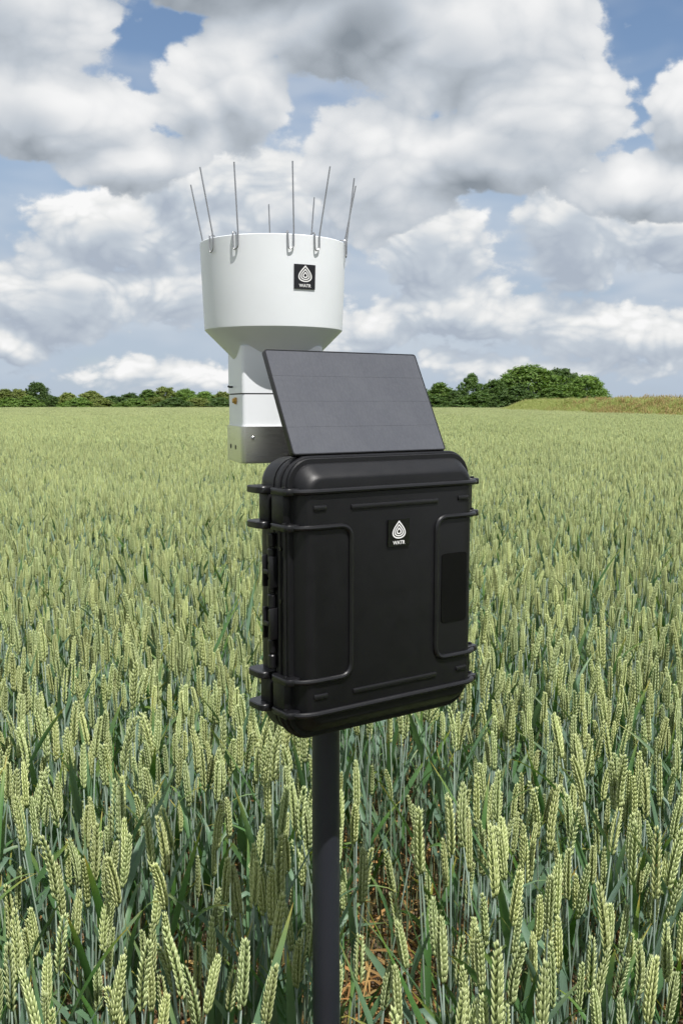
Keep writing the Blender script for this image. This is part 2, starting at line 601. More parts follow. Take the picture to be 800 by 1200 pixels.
def hills(x, y):
    """slow change of crop height over the field"""
    return (.020 * np.sin(x * .55 + 1.3 * np.sin(y * .21)) + .020 * np.sin(y * .43 + .8 * np.sin(x * .3) + 1) + .020 * np.sin(x * 2.3 + y * 1.7 + np.sin(x * .9))
            + .016 * np.sin(x * 5.1 - y * 4.3 + np.sin(y * 2.1)))


HALF = lambda y: .44 * y + 1.0


def spread(y0, y1, dens):
    a = 0
    n = int((HALF(y0) + HALF(y1)) * (y1 - y0) * dens)
    y = rng.uniform(y0, y1, int(n * 1.6)); x = rng.uniform(-1, 1, len(y)) * HALF(y1)
    k = np.abs(x) < HALF(y)
    x, y = x[k][:n], y[k][:n]
    k = ~bare(x, y)
    return x[k], y[k]


P_x, P_y, P_z, P_i, P_s, P_rx, P_ry, P_rz = [], [], [], [], [], [], [], []


def emit(x, y, idx, s, tilt, z=None):
    n = len(x)
    P_x.append(x); P_y.append(y); P_z.append(np.zeros(n) if z is None else z); P_i.append(idx); P_s.append(s)
    P_rx.append(rng.normal(0, tilt, n)); P_ry.append(rng.normal(0, tilt, n)); P_rz.append(rng.uniform(0, 6.283, n))


# nearest stalks: single ones first, then the scatter
nx, ny = spread(.55, 7.0, 385)
ns = 1 + hills(nx, ny) + rng.normal(0, .058, len(nx)) - .13 * (rng.random(len(nx)) < .10)
ni = rng.integers(0, NV, len(nx))
nrx, nry, nrz = rng.normal(0, .055, len(nx)), rng.normal(0, .055, len(nx)), rng.uniform(0, 6.283, len(nx))
# how each ear projects
top = .82 * ns
cp, sp = math.cos(PITCH), math.sin(PITCH)
dep = ny * cp - (top - CAM_Z) * sp
px = 400 + FPX * nx / dep
py = 600 - FPX * ((top - CAM_Z) * cp + ny * sp) / dep
hidden = (px > 300) & (px < 552) & (py < 850) & (ny > 1.1)
hidden |= (px > 362) & (px < 401) & (ny > 1.19)
seen = (px > 8) & (px < 792) & (py > 480) & (py < 1175) & ~hidden
order = np.argsort(np.where(seen, dep, 1e9))
single = order[:300]
rest = np.ones(len(nx), bool); rest[single] = False
P_x.append(nx[rest]); P_y.append(ny[rest]); P_z.append(np.zeros(rest.sum())); P_i.append(ni[rest]); P_s.append(ns[rest])
P_rx.append(nrx[rest]); P_ry.append(nry[rest]); P_rz.append(nrz[rest])
x, y = spread(7.0, 17, 375)
emit(x, y, NV + rng.integers(0, 10, len(x)), 1 + hills(x, y) + rng.normal(0, .060, len(x)) - .13 * (rng.random(len(x)) < .08), .055)


def tramline(x, y):
    """wheel tracks of the sprayer show as thin darker lines across the far crop"""
    d = np.minimum(np.abs(y - (34 + .10 * x)), np.abs(y - (36 + .10 * x)))
    return (d < .28) & (x < 8)


def grid(y0, y1, step, first, count):
    yy = np.arange(y0 + step / 2, y1, step)
    for q in yy:
        xx = np.arange(-.95 * q - 3, .95 * q + 3, step)
        xx = xx + rng.uniform(0, step)
        Y = np.full(len(xx), q) + rng.uniform(-.06, .06, len(xx)) * step
        k = ~bare(xx, Y) & ~tramline(xx, Y)
        xx, Y = xx[k], Y[k]
        s = 1 + 1.1 * hills(xx, Y) + rng.normal(0, .02, len(xx))
        emit(xx, Y, first + rng.integers(0, count, len(xx)), s, .02)
        P_rz[-1] = rng.integers(0, 4, len(xx)) * (math.pi / 2)


grid(17, 52, .5, NV + 10, NP2)
grid(52, 152, 1.0, NV + 10 + NP2, NP3)
# the crop goes on beside and behind the camera
gx, gy = np.meshgrid(np.arange(-21.75, 22, .5), np.arange(-8.75, 17, .5))
gx, gy = gx.ravel(), gy.ravel()
k = ((np.abs(gx) > HALF(gy) + .15) | (gy < .4)) & ~bare(gx, gy) & (gx ** 2 + gy ** 2 > 1.0)
emit(gx[k], gy[k], NV + 10 + rng.integers(0, NP2, k.sum()), 1 + hills(gx[k], gy[k]), .02)
P_rz[-1] = rng.integers(0, 4, k.sum()) * (math.pi / 2)


def scatter_object(name, xyz, idx, scl, rot, collection, mats):
    """one mesh of points that carries copies of the shapes in a collection"""
    me = bpy.data.meshes.new(name)
    me.vertices.add(len(xyz))
    me.vertices.foreach_set('co', xyz.astype(np.float32).ravel())
    a = me.attributes.new('pick', 'INT', 'POINT'); a.data.foreach_set('value', idx.astype(np.int32))
    a = me.attributes.new('size', 'FLOAT_VECTOR', 'POINT'); a.data.foreach_set('vector', scl.astype(np.float32).ravel())
    a = me.attributes.new('turn', 'FLOAT_VECTOR', 'POINT'); a.data.foreach_set('vector', rot.astype(np.float32).ravel())
    for m in mats:
        me.materials.append(m)
    ob = bpy.data.objects.new(name, me)
    COL.objects.link(ob)
    t = bpy.data.node_groups.new(name + '_scatter', 'GeometryNodeTree')
    t.interface.new_socket('Geometry', in_out='INPUT', socket_type='NodeSocketGeometry')
    t.interface.new_socket('Geometry', in_out='OUTPUT', socket_type='NodeSocketGeometry')
    N = t.nodes; Lk = t.links
    gi = N.new('NodeGroupInput'); go = N.new('NodeGroupOutput')
    ci = N.new('GeometryNodeCollectionInfo')
    ci.inputs['Collection'].default_value = collection
    ci.inputs['Separate Children'].default_value = True
    ci.inputs['Reset Children'].default_value = True
    ip = N.new('GeometryNodeInstanceOnPoints')
    ip.inputs['Pick Instance'].default_value = True

    def named(nm, ty):
        q = N.new('GeometryNodeInputNamedAttribute'); q.data_type = ty; q.inputs['Name'].default_value = nm
        return q.outputs['Attribute']
    Lk.new(gi.outputs[0], ip.inputs['Points'])
    Lk.new(ci.outputs[0], ip.inputs['Instance'])
    Lk.new(named('pick', 'INT'), ip.inputs['Instance Index'])
    e2r = N.new('FunctionNodeEulerToRotation')
    Lk.new(named('turn', 'FLOAT_VECTOR'), e2r.inputs[0])
    Lk.new(e2r.outputs[0], ip.inputs['Rotation'])
    Lk.new(named('size', 'FLOAT_VECTOR'), ip.inputs['Scale'])
    Lk.new(ip.outputs[0], go.inputs[0])
    md = ob.modifiers.new('scatter', 'NODES')
    md.node_group = t
    return ob


def tag(o, label=None, cat=None, group=None, kind=None):
    if label: o['label'] = label
    if cat: o['category'] = cat
    if group: o['group'] = group
    if kind: o['kind'] = kind
    return o


cat_ = np.concatenate
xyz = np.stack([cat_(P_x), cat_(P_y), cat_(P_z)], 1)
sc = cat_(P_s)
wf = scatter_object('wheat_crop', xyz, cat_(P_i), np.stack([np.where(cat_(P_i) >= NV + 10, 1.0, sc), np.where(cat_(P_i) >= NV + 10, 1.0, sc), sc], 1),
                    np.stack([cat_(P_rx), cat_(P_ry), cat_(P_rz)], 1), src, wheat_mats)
tag(wf, 'field of unripe green wheat stretching back to the hedge', 'wheat', kind='stuff')

# single stalks in the foreground, each with stem, ear and leaves
GROUP = 'wheat stalks in the foreground'


def empty(name, loc=(0, 0, 0), rot=(0, 0, 0)):
    o = bpy.data.objects.new(name, None)
    o.empty_display_size = .05
    COL.objects.link(o)
    o.location = loc; o.rotation_euler = rot
    return o


def obj(name, me, parent=None, label=None):
    o = bpy.data.objects.new(name, me)
    COL.objects.link(o)
    if parent is not None:
        o.parent = parent
    if label: o['label'] = label
    return o


stalks = []
for j in single:
    st, er, lv = part_meshes[ni[j]]
    o = empty('wheat_stalk', (nx[j], ny[j], 0), (nrx[j], nry[j], nrz[j]))
    o.scale = (ns[j],) * 3
    obj('stem', st, o); obj('ear', er, o)
    for q in lv:
        obj('leaf', q, o)
    look = 'tall' if ns[j] > 1.05 else 'short' if ns[j] < .95 else 'middling'
    rz = Matrix.Rotation(nrz[j], 3, 'Z')
    tilt = Matrix.Rotation(nry[j], 3, 'Y') @ Matrix.Rotation(nrx[j], 3, 'X') @ (rz @ Vector(plants[ni[j]].d))
    lean = 'left-leaning' if tilt.x < -.06 else 'right-leaning' if tilt.x > .06 else 'upright'
    long_ = 'long' if plants[ni[j]].L > .092 else 'stubby' if plants[ni[j]].L < .083 else 'plump'
    nl = ('one leaf', 'two leaves', 'three leaves')[len(lv) - 1]
    place = ('at left edge' if px[j] < 110 else 'far left of pole' if px[j] < 240 else 'near left of pole' if px[j] < 381 else
             'near right of pole' if px[j] < 520 else 'far right of pole' if px[j] < 690 else 'at right edge')
    row = 'front' if py[j] > 1100 else 'middle' if py[j] > 1020 else 'behind'
    tag(o, f'{look} {lean} wheat stalk, {long_} ear, {nl}, {place}, {row}', 'wheat', GROUP)
    stalks.append((px[j], o))
alike = {}
for q, o in sorted(stalks, key=lambda w: w[0]):
    alike.setdefault(o['label'], []).append(o)
NTH = ('second', 'third', 'fourth', 'fifth', 'sixth', 'seventh', 'eighth', 'ninth')
for lab, obs in alike.items():
    if len(obs) > 1:
        for n_, o in enumerate(obs):
            o['label'] = lab + (', leftmost alike' if n_ == 0 else ', rightmost alike' if n_ == len(obs) - 1 else ', ' + NTH[min(n_ - 1, 7)] + ' from left')

# ------------------------------------------------------------------ ground
m, g, p, o = material('soil')
tc = g.add('ShaderNodeTexCoord').outputs['Object']
n1 = g.noise(tc, 9, 6, .65); n2 = g.noise(tc, 70, 4, .6)
c = g.mix(g.ramp(n1, .35, .65), c4(.085, .058, .036), c4(.15, .105, .066))
c = g.mix(g.ramp(n2, .55, .7), c, c4(.24, .17, .09))
g.put(p.inputs['Base Color'], c)
p.inputs['Roughness'].default_value = .95
bump(g, p, g.m('ADD', n1, n2), .8, .02)
M['soil'] = m
# a fine clod-strewn sheet near the camera blends into the wide plain
mb = MB()
xs = np.array([-3000, -400, -60, -12] + list(np.linspace(-4, 4, 81)) + [12, 60, 400, 3000], float)
ys = np.array([-3000, -400, -60, -8] + list(np.linspace(-1, 6, 71)) + [14, 60, 160, 400, 3000], float)
gx, gy = np.meshgrid(xs, ys)
gz = np.where((np.abs(gx) < 4.01) & (gy > -1.01) & (gy < 6.01), rng.uniform(-.022, .0, gx.shape), -.01)
v = np.stack([gx.ravel(), gy.ravel(), gz.ravel()], 1)
nxn = len(xs)
f = [(j * nxn + i, j * nxn + i + 1, (j + 1) * nxn + i + 1, (j + 1) * nxn + i) for j in range(len(ys) - 1) for i in range(nxn - 1)]
mb.add(v, f)
tag(obj('ground', mb.mesh('ground', [M['soil']], attrs=False)), kind='structure')

# withered leaves and straw between the stalks
mb = MB()
k = 0
while k < 4200:
    y = rn.uniform(.8, 4.2); x = rn.uniform(-HALF(y) * .85, HALF(y) * .85)
    if k < 700:                                            # thickest where the crop stands open beside the pole
        y = rn.uniform(1.1, 2.6); x = .064 * y + rn.gauss(0, .05) * y
    close = abs(x) < .5 and y < 2.6
    if not close and rn.random() < .35:
        continue
    leaf_geo(mb, (x, y, rn.uniform(.0, .03) + (rn.uniform(0, .42) ** 1.4 if rn.random() < .65 else 0)), rn.uniform(0, 6.28), rn.uniform(-.3, .8), rn.uniform(.07, .20), rn.uniform(.004, .010), rn.uniform(.2, 2.2), rn.uniform(-3, 3), 5, rn.random(), 0)
    k += 1
tag(obj('leaf_litter', mb.mesh('leaf_litter', [M['dry_leaf']])), 'withered orange-brown wheat leaves and straw on the soil between the stalks', 'straw', kind='stuff')
# ------------------------------------------------------------------ grassy bank on the right
def crest(y):
    return 1.46 * np.clip((124 - y) / 9, 0, 1) ** .7 * (1 + .05 * np.sin(y * .35) + .04 * np.sin(y * .9 + 1))


def bank_z(x, y):
    u = x - bank_x(y)
    h = crest(y)
    return h * np.clip(u / 3.2, 0, 1) ** .8 * (1 - .25 * np.clip((u - 6) / 10, 0, 1)) + .10 * np.sin(x * 1.7) * np.sin(y * .8) * np.clip(u / 3, 0, 1)


m, g, p, o = material('bank_turf')
tc = g.add('ShaderNodeTexCoord').outputs['Object']
c = g.mix(g.ramp(g.noise(tc, .35, 5, .6), .4, .6), c4(.17, .21, .065), c4(.22, .19, .07))
g.put(p.inputs['Base Color'], c)
p.inputs['Roughness'].default_value = .9
bump(g, p, g.noise(tc, 3, 5, .6), .8, .1)
M['turf'] = m
mb = MB()
us = [-.6, 0, .4, .8, 1.3, 1.9, 2.5, 3.2, 4.2, 6, 9, 14, 22]
yy = np.arange(10, 126.1, 1.0)
v = []
for q in yy:
    for u in us:
        X = float(bank_x(q)) + u
        v.append((X, q, -.03 if u <= 0 else float(bank_z(X, q))))
n = len(us)
f = [(j * n + i, j * n + i + 1, (j + 1) * n + i + 1, (j + 1) * n + i) for j in range(len(yy) - 1) for i in range(n - 1)]
mb.add(v, f)
tag(obj('grass_bank', mb.mesh('grass_bank', [M['turf']], attrs=False)), kind='structure')

M['grass'] = plant_material('bank_grass',
    [(0, (.14, .20, .045)), (.6, (.28, .36, .10)), (1, (.44, .48, .20))],
    [(0, (.17, .20, .05)), (.6, (.35, .38, .13)), (1, (.50, .48, .23))], .25, .8)
M['weed'] = plant_material('bank_weeds',
    [(0, (.13, .15, .045)), (.6, (.27, .26, .09)), (1, (.42, .34, .15))],
    [(0, (.15, .14, .05)), (.6, (.31, .25, .10)), (1, (.42, .29, .13))], .2, .85)
gsrc = bpy.data.collections.new('grass_sources')
for i in range(8):
    mb = MB()
    weedy = i >= 4
    for k in range(70):
        a = rn.uniform(0, 6.28); rr = rn.uniform(0, .32) ** 1
        leaf_geo(mb, (rr * math.cos(a), rr * math.sin(a), -.03), rn.uniform(0, 6.28), rn.uniform(1.05, 1.52), rn.uniform(.22, .56), rn.uniform(.012, .026), rn.uniform(.1, 1.2), rn.uniform(-1, 1), 3, rn.random(), 0)
    if weedy:                                              # seed heads of docks and coarse grasses
        for k in range(9):
            a = rn.uniform(0, 6.28); rr = rn.uniform(0, .3)
            pts, tn = axis_frames((rr * math.cos(a), rr * math.sin(a), rn.uniform(.2, .42)), (rn.uniform(-.3, .3), rn.uniform(-.3, .3), 1), (0, 0, 0), .18, 3)
            vv, ff = tube_geo(pts, [.008, .022, .02, .005], 4, False)
            mb.add(vv, ff, np.repeat([.5, .7, .9, 1], 4), rn.random(), 0)
    gsrc.objects.link(bpy.data.objects.new('grass_%02d' % i, mb.mesh('grass_tuft', [M['weed'] if weedy else M['grass']])))
n = 12000
gy = rng.uniform(14, 125, n); gu = rng.uniform(0.05, 1, n) ** 1.5 * 9
gx = bank_x(gy) + gu
gz = bank_z(gx, gy)
# coarse brown weeds crowd the near part, pale grass the far end
wd = .5 + .5 * np.sin(gy * .31 + gu * .9) * np.sin(gy * .113 + 2)
pick = np.where(rng.random(n) < np.clip((100 - gy) / 60, .02, .4) * (.05 + .9 * wd), rng.integers(4, 8, n), rng.integers(0, 4, n))
ss = rng.uniform(.7, 1.25, n)
bg_ = scatter_object('bank_grass', np.stack([gx, gy, gz], 1), pick, np.stack([ss, ss, ss * rng.uniform(.8, 1.15, n)], 1),
                     np.stack([rng.normal(0, .1, n), rng.normal(0, .1, n), rng.uniform(0, 6.28, n)], 1), gsrc, [M['grass'], M['weed']])
tag(bg_, 'rough yellow-green and brown grass covering the bank at right', 'grass', kind='stuff')

# ------------------------------------------------------------------ trees and hedge shrubs on the far edge of the field
def leaf_mat(name, a, b):
    m, g, p, o = material(name)
    r = attr(g, 'rnd'); t = attr(g, 't')
    oi = g.add('ShaderNodeObjectInfo')
    c = g.mix(g.m('FRACT', g.m('ADD', r, g.m('MULTIPLY', oi.outputs['Random'], .35))), c4(*a), c4(*b))
    c = g.v('SCALE', c, g.ramp(t, 0, 1, .88, 1.12, kind='LINEAR'))
    c = g.v('SCALE', c, g.ramp(oi.outputs['Random'], 0, 1, .8, 1.2, kind='LINEAR'))
    g.put(p.inputs['Base Color'], c)
    p.inputs['Roughness'].default_value = .55
    p.inputs['Specular IOR Level'].default_value = .25
    tr = g.add('ShaderNodeBsdfTranslucent')
    g.put(tr.inputs[0], g.v('MULTIPLY', c, (1.2, 1.3, .6)))
    mx = g.add('ShaderNodeMixShader'); mx.inputs[0].default_value = .3
    g.l.new(p.outputs[0], mx.inputs[1]); g.l.new(tr.outputs[0], mx.inputs[2])
    g.l.new(mx.outputs[0], o.inputs['Surface'])
    return m


M['bark'] = simple('bark', (.09, .07, .05), .9, var=.3, vscale=8)
LEAFM = [leaf_mat('foliage_mid', (.085, .165, .036), (.160, .240, .055)),
         leaf_mat('foliage_dark', (.055, .110, .030), (.100, .160, .042)),
         leaf_mat('foliage_olive', (.110, .165, .040), (.195, .225, .062)),
         leaf_mat('foliage_brown', (.13, .13, .055), (.20, .18, .085))]


def crown_mesh(seed, n_clump, n_leaf, shape, mat, size=.16, clump=1.0):
    """leaves gathered in clumps over a domed crown of unit height and width, uneven and gappy"""
    rs = np.random.default_rng(seed)
    mb = MB()
    V, T, RR = [], [], []
    for c in range(n_clump):
        a = rs.uniform(0, 6.283); zz = rs.uniform(0, 1) ** (.85)
        if shape == 'dome':
            rad = math.sqrt(max(0, 1 - (zz * .98) ** 2.2)) * .5
        elif shape == 'loose':
            rad = .42 * math.sin(math.pi * min(1, .12 + zz * .86)) ** .7
        else:
            rad = .5 * max(.12, 1 - max(0, zz - .25) ** 1.8 * 1.5)
        rr = rad * math.sqrt(rs.uniform(.25, 1)) * rs.uniform(.85, 1.08)
        cen = np.array([rr * math.cos(a), rr * math.sin(a), .06 + zz * .92 * rs.uniform(.9, 1.04)])
        cs = clump * rs.uniform(.06, .13) * (1.15 if zz < .7 else .9)
        d = rs.normal(size=(n_leaf, 3)); d /= np.linalg.norm(d, axis=1)[:, None]
        pos = cen + d * cs * rs.uniform(.35, 1.0, (n_leaf, 1)) * [1, 1, .75]
        nrm = d + rs.normal(0, .55, (n_leaf, 3)) + [0, 0, .4]
        nrm /= np.linalg.norm(nrm, axis=1)[:, None]
        ax = np.cross(nrm, rs.normal(size=(n_leaf, 3))); ax /= np.linalg.norm(ax, axis=1)[:, None]
        bx = np.cross(nrm, ax)
        s = rs.uniform(.6, 1.25, (n_leaf, 1)) * size * .27
        quad = np.stack([pos - ax * s, pos - bx * s * .6, pos + ax * s, pos + bx * s * .6], 1).reshape(-1, 3)
        V.append(quad); RR.append(np.repeat(np.clip(rs.normal(rs.uniform(.2, .8), .15, n_leaf), 0, 1), 4)); T.append(np.full(n_leaf * 4, rs.uniform(.2, .9)))
    V = np.concatenate(V)
    f = [(i, i + 1, i + 2, i + 3) for i in range(0, len(V), 4)]
    mb.add(V, f, np.concatenate(T), np.concatenate(RR), 0)
    return mb.mesh('crown', [mat], smooth=False)


def trunk_mesh(seed, fork):
    rs = random.Random(seed)
    mb = MB()
    v, f = tube_geo([(0, 0, -.03), (.005, 0, .1), (rs.uniform(-.02, .02), rs.uniform(-.02, .02), .30), (rs.uniform(-.03, .03), 0, .55)], [.035, .026, .022, .012], 7)
    mb.add(v, f)
    for k in range(fork):
        a = rs.uniform(0, 6.28); z0 = rs.uniform(.1, .35)
        v, f = tube_geo([(0, 0, z0), (.1 * math.cos(a), .1 * math.sin(a), z0 + .15), (.26 * math.cos(a), .26 * math.sin(a), z0 + rs.uniform(.28, .45))], [.017, .012, .005], 5)
        mb.add(v, f)
    return mb.mesh('trunk', [M['bark']], attrs=False)


crowns = {('dome', 0): crown_mesh(1, 420, 48, 'dome', LEAFM[0], .075, .80), ('dome', 1): crown_mesh(2, 320, 48, 'dome', LEAFM[1], .085, .85), ('dome', 2): crown_mesh(3, 300, 48, 'dome', LEAFM[2], .095, .85),
          ('loose', 1): crown_mesh(4, 150, 60, 'loose', LEAFM[1], .10, .9), ('bush', 0): crown_mesh(5, 240, 50, 'bush', LEAFM[0], .10, .95), ('bush', 2): crown_mesh(6, 240, 50, 'bush', LEAFM[2], .10, .95),
          ('bush', 3): crown_mesh(7, 160, 50, 'bush', LEAFM[3], .10, .95), ('bush', 1): crown_mesh(8, 240, 50, 'bush', LEAFM[1], .10, .95)}
trunks = [trunk_mesh(k, 6) for k in range(3)]


def tree(pxc, w_px, ytop, Y, kind, label, name, cat, group, base_y=0.0):
    s = Y / FPX
    X = (pxc - 400) * s
    H = CAM_Z + (HORIZON - ytop) * s
    o = empty(name, (X, Y, base_y))
    c = obj('crown', crowns[kind], o)
    if kind[0] == 'bush':
        w_px *= 1.3
    c.scale = (w_px * s * 1.12, w_px * s * .95, (H - base_y) / 1.03)
    c.rotation_euler = (0, 0, rn.uniform(0, 6.28))
    t = obj('trunk', trunks[rn.randrange(3)], o)
    hh = (H - base_y) * .85
    t.scale = (hh * .9, hh * .9, hh)
    tag(o, label, cat, group)


GL = 'hedge along the far edge of the field'
GR = 'copse behind the bank'
for a in [
    (-18, 60, 455, 150, ('bush', 0), 'green hedge shrub cut by the left frame edge', 'hedge_shrub', 'shrub'),
    (8, 42, 456, 147, ('bush', 2), 'olive hedge shrub at the far left of the hedge', 'hedge_shrub', 'shrub'),
    (24, 34, 456, 152, ('bush', 2), 'olive hedge shrub just left of the dark domed tree', 'hedge_shrub', 'shrub'),
    (46, 34, 448, 155, ('dome', 1), 'dark domed tree standing tallest in the left hedge', 'tree', 'tree'),
    (36, 30, 464, 145, ('bush', 0), 'low green shrub in front of the dark domed tree', 'hedge_shrub', 'shrub'),
    (64, 30, 464, 149, ('bush', 1), 'low dark shrub right of the dark domed tree', 'hedge_shrub', 'shrub'),
    (82, 34, 460, 150, ('bush', 2), 'olive rounded shrub second right of the dark domed tree', 'hedge_shrub', 'shrub'),
    (109, 36, 458, 150, ('bush', 2), 'pointed olive shrub where the left hedge starts to dip', 'hedge_shrub', 'shrub'),
    (133, 34, 464, 150, ('bush', 1), 'lowest dark shrub in the dip of the left hedge', 'hedge_shrub', 'shrub'),
    (154, 38, 461, 150, ('bush', 1), 'dark shrub right of the dip in the left hedge', 'hedge_shrub', 'shrub'),
    (176, 36, 457, 151, ('bush', 0), 'green shrub left of the pair of taller hedge shrubs', 'hedge_shrub', 'shrub'),
    (196, 38, 453.5, 153, ('dome', 2), 'taller olive hedge tree right of the dip', 'tree', 'tree'),
    (219, 34, 455, 153, ('dome', 0), 'taller green hedge tree second left of the rain gauge', 'tree', 'tree'),
    (241, 38, 459, 150, ('bush', 0), 'green hedge shrub beside the white gauge housing', 'hedge_shrub', 'shrub'),
    (262, 36, 459, 150, ('bush', 2), 'olive hedge shrub half hidden by the gauge housing', 'hedge_shrub', 'shrub'),
    (95, 44, 466, 147, ('bush', 0), 'low green shrub before the gap between the olive shrubs', 'hedge_shrub', 'shrub'),
    (120, 40, 466, 148, ('bush', 2), 'low olive shrub at the start of the dip in the hedge', 'hedge_shrub', 'shrub'),
    (160, 44, 467, 147, ('bush', 0), 'low green shrub before the dark shrub right of the dip', 'hedge_shrub', 'shrub'),
    (186, 40, 465, 148, ('bush', 2), 'low olive shrub before the taller olive hedge tree', 'hedge_shrub', 'shrub'),
    (233, 42, 466, 147, ('bush', 2), 'low olive shrub between the taller green tree and gauge housing', 'hedge_shrub', 'shrub'),
    (258, 42, 466, 147, ('bush', 1), 'low dark shrub touching the gauge housing', 'hedge_shrub', 'shrub'),
    (14, 40, 466, 145, ('bush', 0), 'low green shrub before the far left olive shrub', 'hedge_shrub', 'shrub'),
    (205, 40, 466, 145, ('bush', 1), 'low dark shrub at the foot of the taller hedge trees', 'hedge_shrub', 'shrub'),
]:
    tree(*a, group=GL)
for a in [
    (488, 40, 454, 142, ('bush', 0), 'green shrub partly hidden behind the right edge of solar panel', 'hedge_shrub', 'shrub'),
    (514, 42, 449, 141, ('bush', 0), 'small green tree just right of the solar panel', 'tree', 'tree'),
    (532, 34, 458, 139, ('bush', 1), 'low dark shrub below the small loose tree', 'hedge_shrub', 'shrub'),
    (550, 40, 437.5, 143, ('loose', 1), 'dark loose-crowned tree between small tree and big domed tree', 'tree', 'tree'),
    (578, 44, 445, 140, ('dome', 1), 'dark lower flank tree left of the big domed tree', 'tree', 'tree'),
    (618, 98, 427.5, 144, ('dome', 0), 'broad domed green tree, largest on the horizon', 'tree', 'tree'),
    (655, 60, 432, 149, ('dome', 1), 'dark tree behind the right shoulder of the big domed tree', 'tree', 'tree'),
    (684, 58, 439, 143, ('dome', 0), 'rounded green tree ending the copse on the right', 'tree', 'tree'),
    (560, 50, 460, 138, ('bush', 1), 'low dark shrub left of the grass bank end', 'hedge_shrub', 'shrub'),
    (645, 60, 455, 137, ('bush', 0), 'green understorey shrub below the right shoulder of the copse', 'hedge_shrub', 'shrub'),
    (508, 44, 464, 138, ('bush', 1), 'low dark shrub at the foot of the small green tree', 'hedge_shrub', 'shrub'),
    (604, 50, 452, 136, ('bush', 1), 'dark understorey shrub below the big domed tree', 'hedge_shrub', 'shrub'),
]:
    tree(*a, group=GR)

# ------------------------------------------------------------------ instrument materials
M['plastic'] = simple('black_plastic', (.0058, .0058, .0070), .44, var=.10, vscale=14, bstr=.22, bscale=1500, spec=.34, rv=.15)
M['plastic_smooth'] = simple('black_rib_plastic', (.0068, .0068, .0082), .36, var=.08, vscale=14, spec=.5)
M['gloss_black'] = simple('gloss_black', (.006, .006, .008), .12, var=.05, vscale=20, spec=.5)
M['matt_black'] = simple('matt_black_tape', (.0022, .0022, .0022), .5, var=.05, vscale=20, spec=.18)
M['pole'] = simple('dark_powder_coat', (.020, .022, .030), .40, var=.10, vscale=9, bstr=.12, bscale=2500)
M['white'] = simple('white_paint', (.80, .83, .865), .38, var=.03, vscale=9, bstr=.06, bscale=700)
M['white_print'] = simple('white_print', (.85, .85, .85), .5, var=.02)
M['brass'] = simple('brass', (.55, .34, .10), .32, metal=1.0)
M['steel_wire'] = simple('steel_wire', (.42, .42, .43), .34, metal=1.0)
M['bolt'] = simple('zinc_bolt', (.75, .75, .76), .3, metal=1.0)
M['hole'] = simple('dark_hole', (.01, .01, .01), .8)
M['frame_black'] = simple('anodised_black', (.012, .012, .014), .35, var=.05)
# brushed stainless sleeve
m, g, p, o = material('brushed_steel')
tc = g.add('ShaderNodeTexCoord').outputs['Object']
st_ = g.noise(g.v('MULTIPLY', tc, (4, 4, 260)), 9, 4, .6)
g.put(p.inputs['Base Color'], g.mix(g.noise(tc, 18, 4, .6), c4(.68, .68, .66), c4(.76, .76, .74)))
p.inputs['Metallic'].default_value = 1.0
g.put(p.inputs['Roughness'], g.ramp(st_, .3, .7, .27, .34))
bump(g, p, st_, .04, .0004)
M['sleeve'] = m
# solar cells under a matt film: fine finger lines, pale dust
m, g, p, o = material('solar_cell')
tc = g.add('ShaderNodeTexCoord').outputs['Object']
cl = g.noise(tc, 11, 5, .65)
fine = g.noise(g.v('MULTIPLY', tc, (1, .35, 1)), 420, 2, .6)
c = g.mix(g.ramp(cl, .35, .68), c4(.064, .068, .082), c4(.076, .080, .094))
c = g.mix(g.ramp(fine, .35, .75, 0, .30), c, c4(.105, .108, .124))
wv = g.add('ShaderNodeTexWave', wave_type='BANDS', bands_direction='X')
g.put(wv.inputs[0], tc); wv.inputs['Scale'].default_value = 14.0; wv.inputs['Distortion'].default_value = 0
c = g.mix(g.ramp(wv.outputs[1], .975, 1.0, 0, .18), c, c4(.05, .05, .055))
g.put(p.inputs['Base Color'], c)
p.inputs['Roughness'].default_value = .42
p.inputs['Specular IOR Level'].default_value = .45
bump(g, p, fine, .25, .0004)
M['cell'] = m


def rrect(hw, hh, r, k=6):
    pts = []
    for cx, cy, a0 in ((hw - r, hh - r, 0), (-hw + r, hh - r, 90), (-hw + r, -hh + r, 180), (hw - r, -hh + r, 270)):
        for i in range(k + 1):
            a = R(a0 + 90 * i / k)
            pts.append((cx + r * math.cos(a), cy + r * math.sin(a)))
    return pts


def loft(sections, cap0=True, cap1=True):
    """sections: rings of equal length; returns verts, faces"""
    n = len(sections[0])
    v = [p for s_ in sections for p in s_]
    f = []
    for j in range(len(sections) - 1):
        for i in range(n):
            i2 = (i + 1) % n
            f.append((j * n + i, j * n + i2, (j + 1) * n + i2, (j + 1) * n + i))
    if cap0: f.append(tuple(reversed(range(n))))
    if cap1: f.append(tuple((len(sections) - 1) * n + i for i in range(n)))
    return np.array(v), f


def make(name, geos, mat, parent=None, smooth=35, label=None):
    """one mesh object out of (verts, faces) shells, smooth except at sharp edges"""
    mb = MB()
    for v, f in geos:
        mb.add(v, f)
    me = mb.mesh(name, [mat], smooth=True, attrs=False)
    bm = bmesh.new(); bm.from_mesh(me)
    bmesh.ops.recalc_face_normals(bm, faces=bm.faces)
    for e in bm.edges:
        if len(e.link_faces) == 2 and e.calc_face_angle(0) > R(smooth):
            e.smooth = False
    bm.to_mesh(me); bm.free()
    return obj(name, me, parent, label)


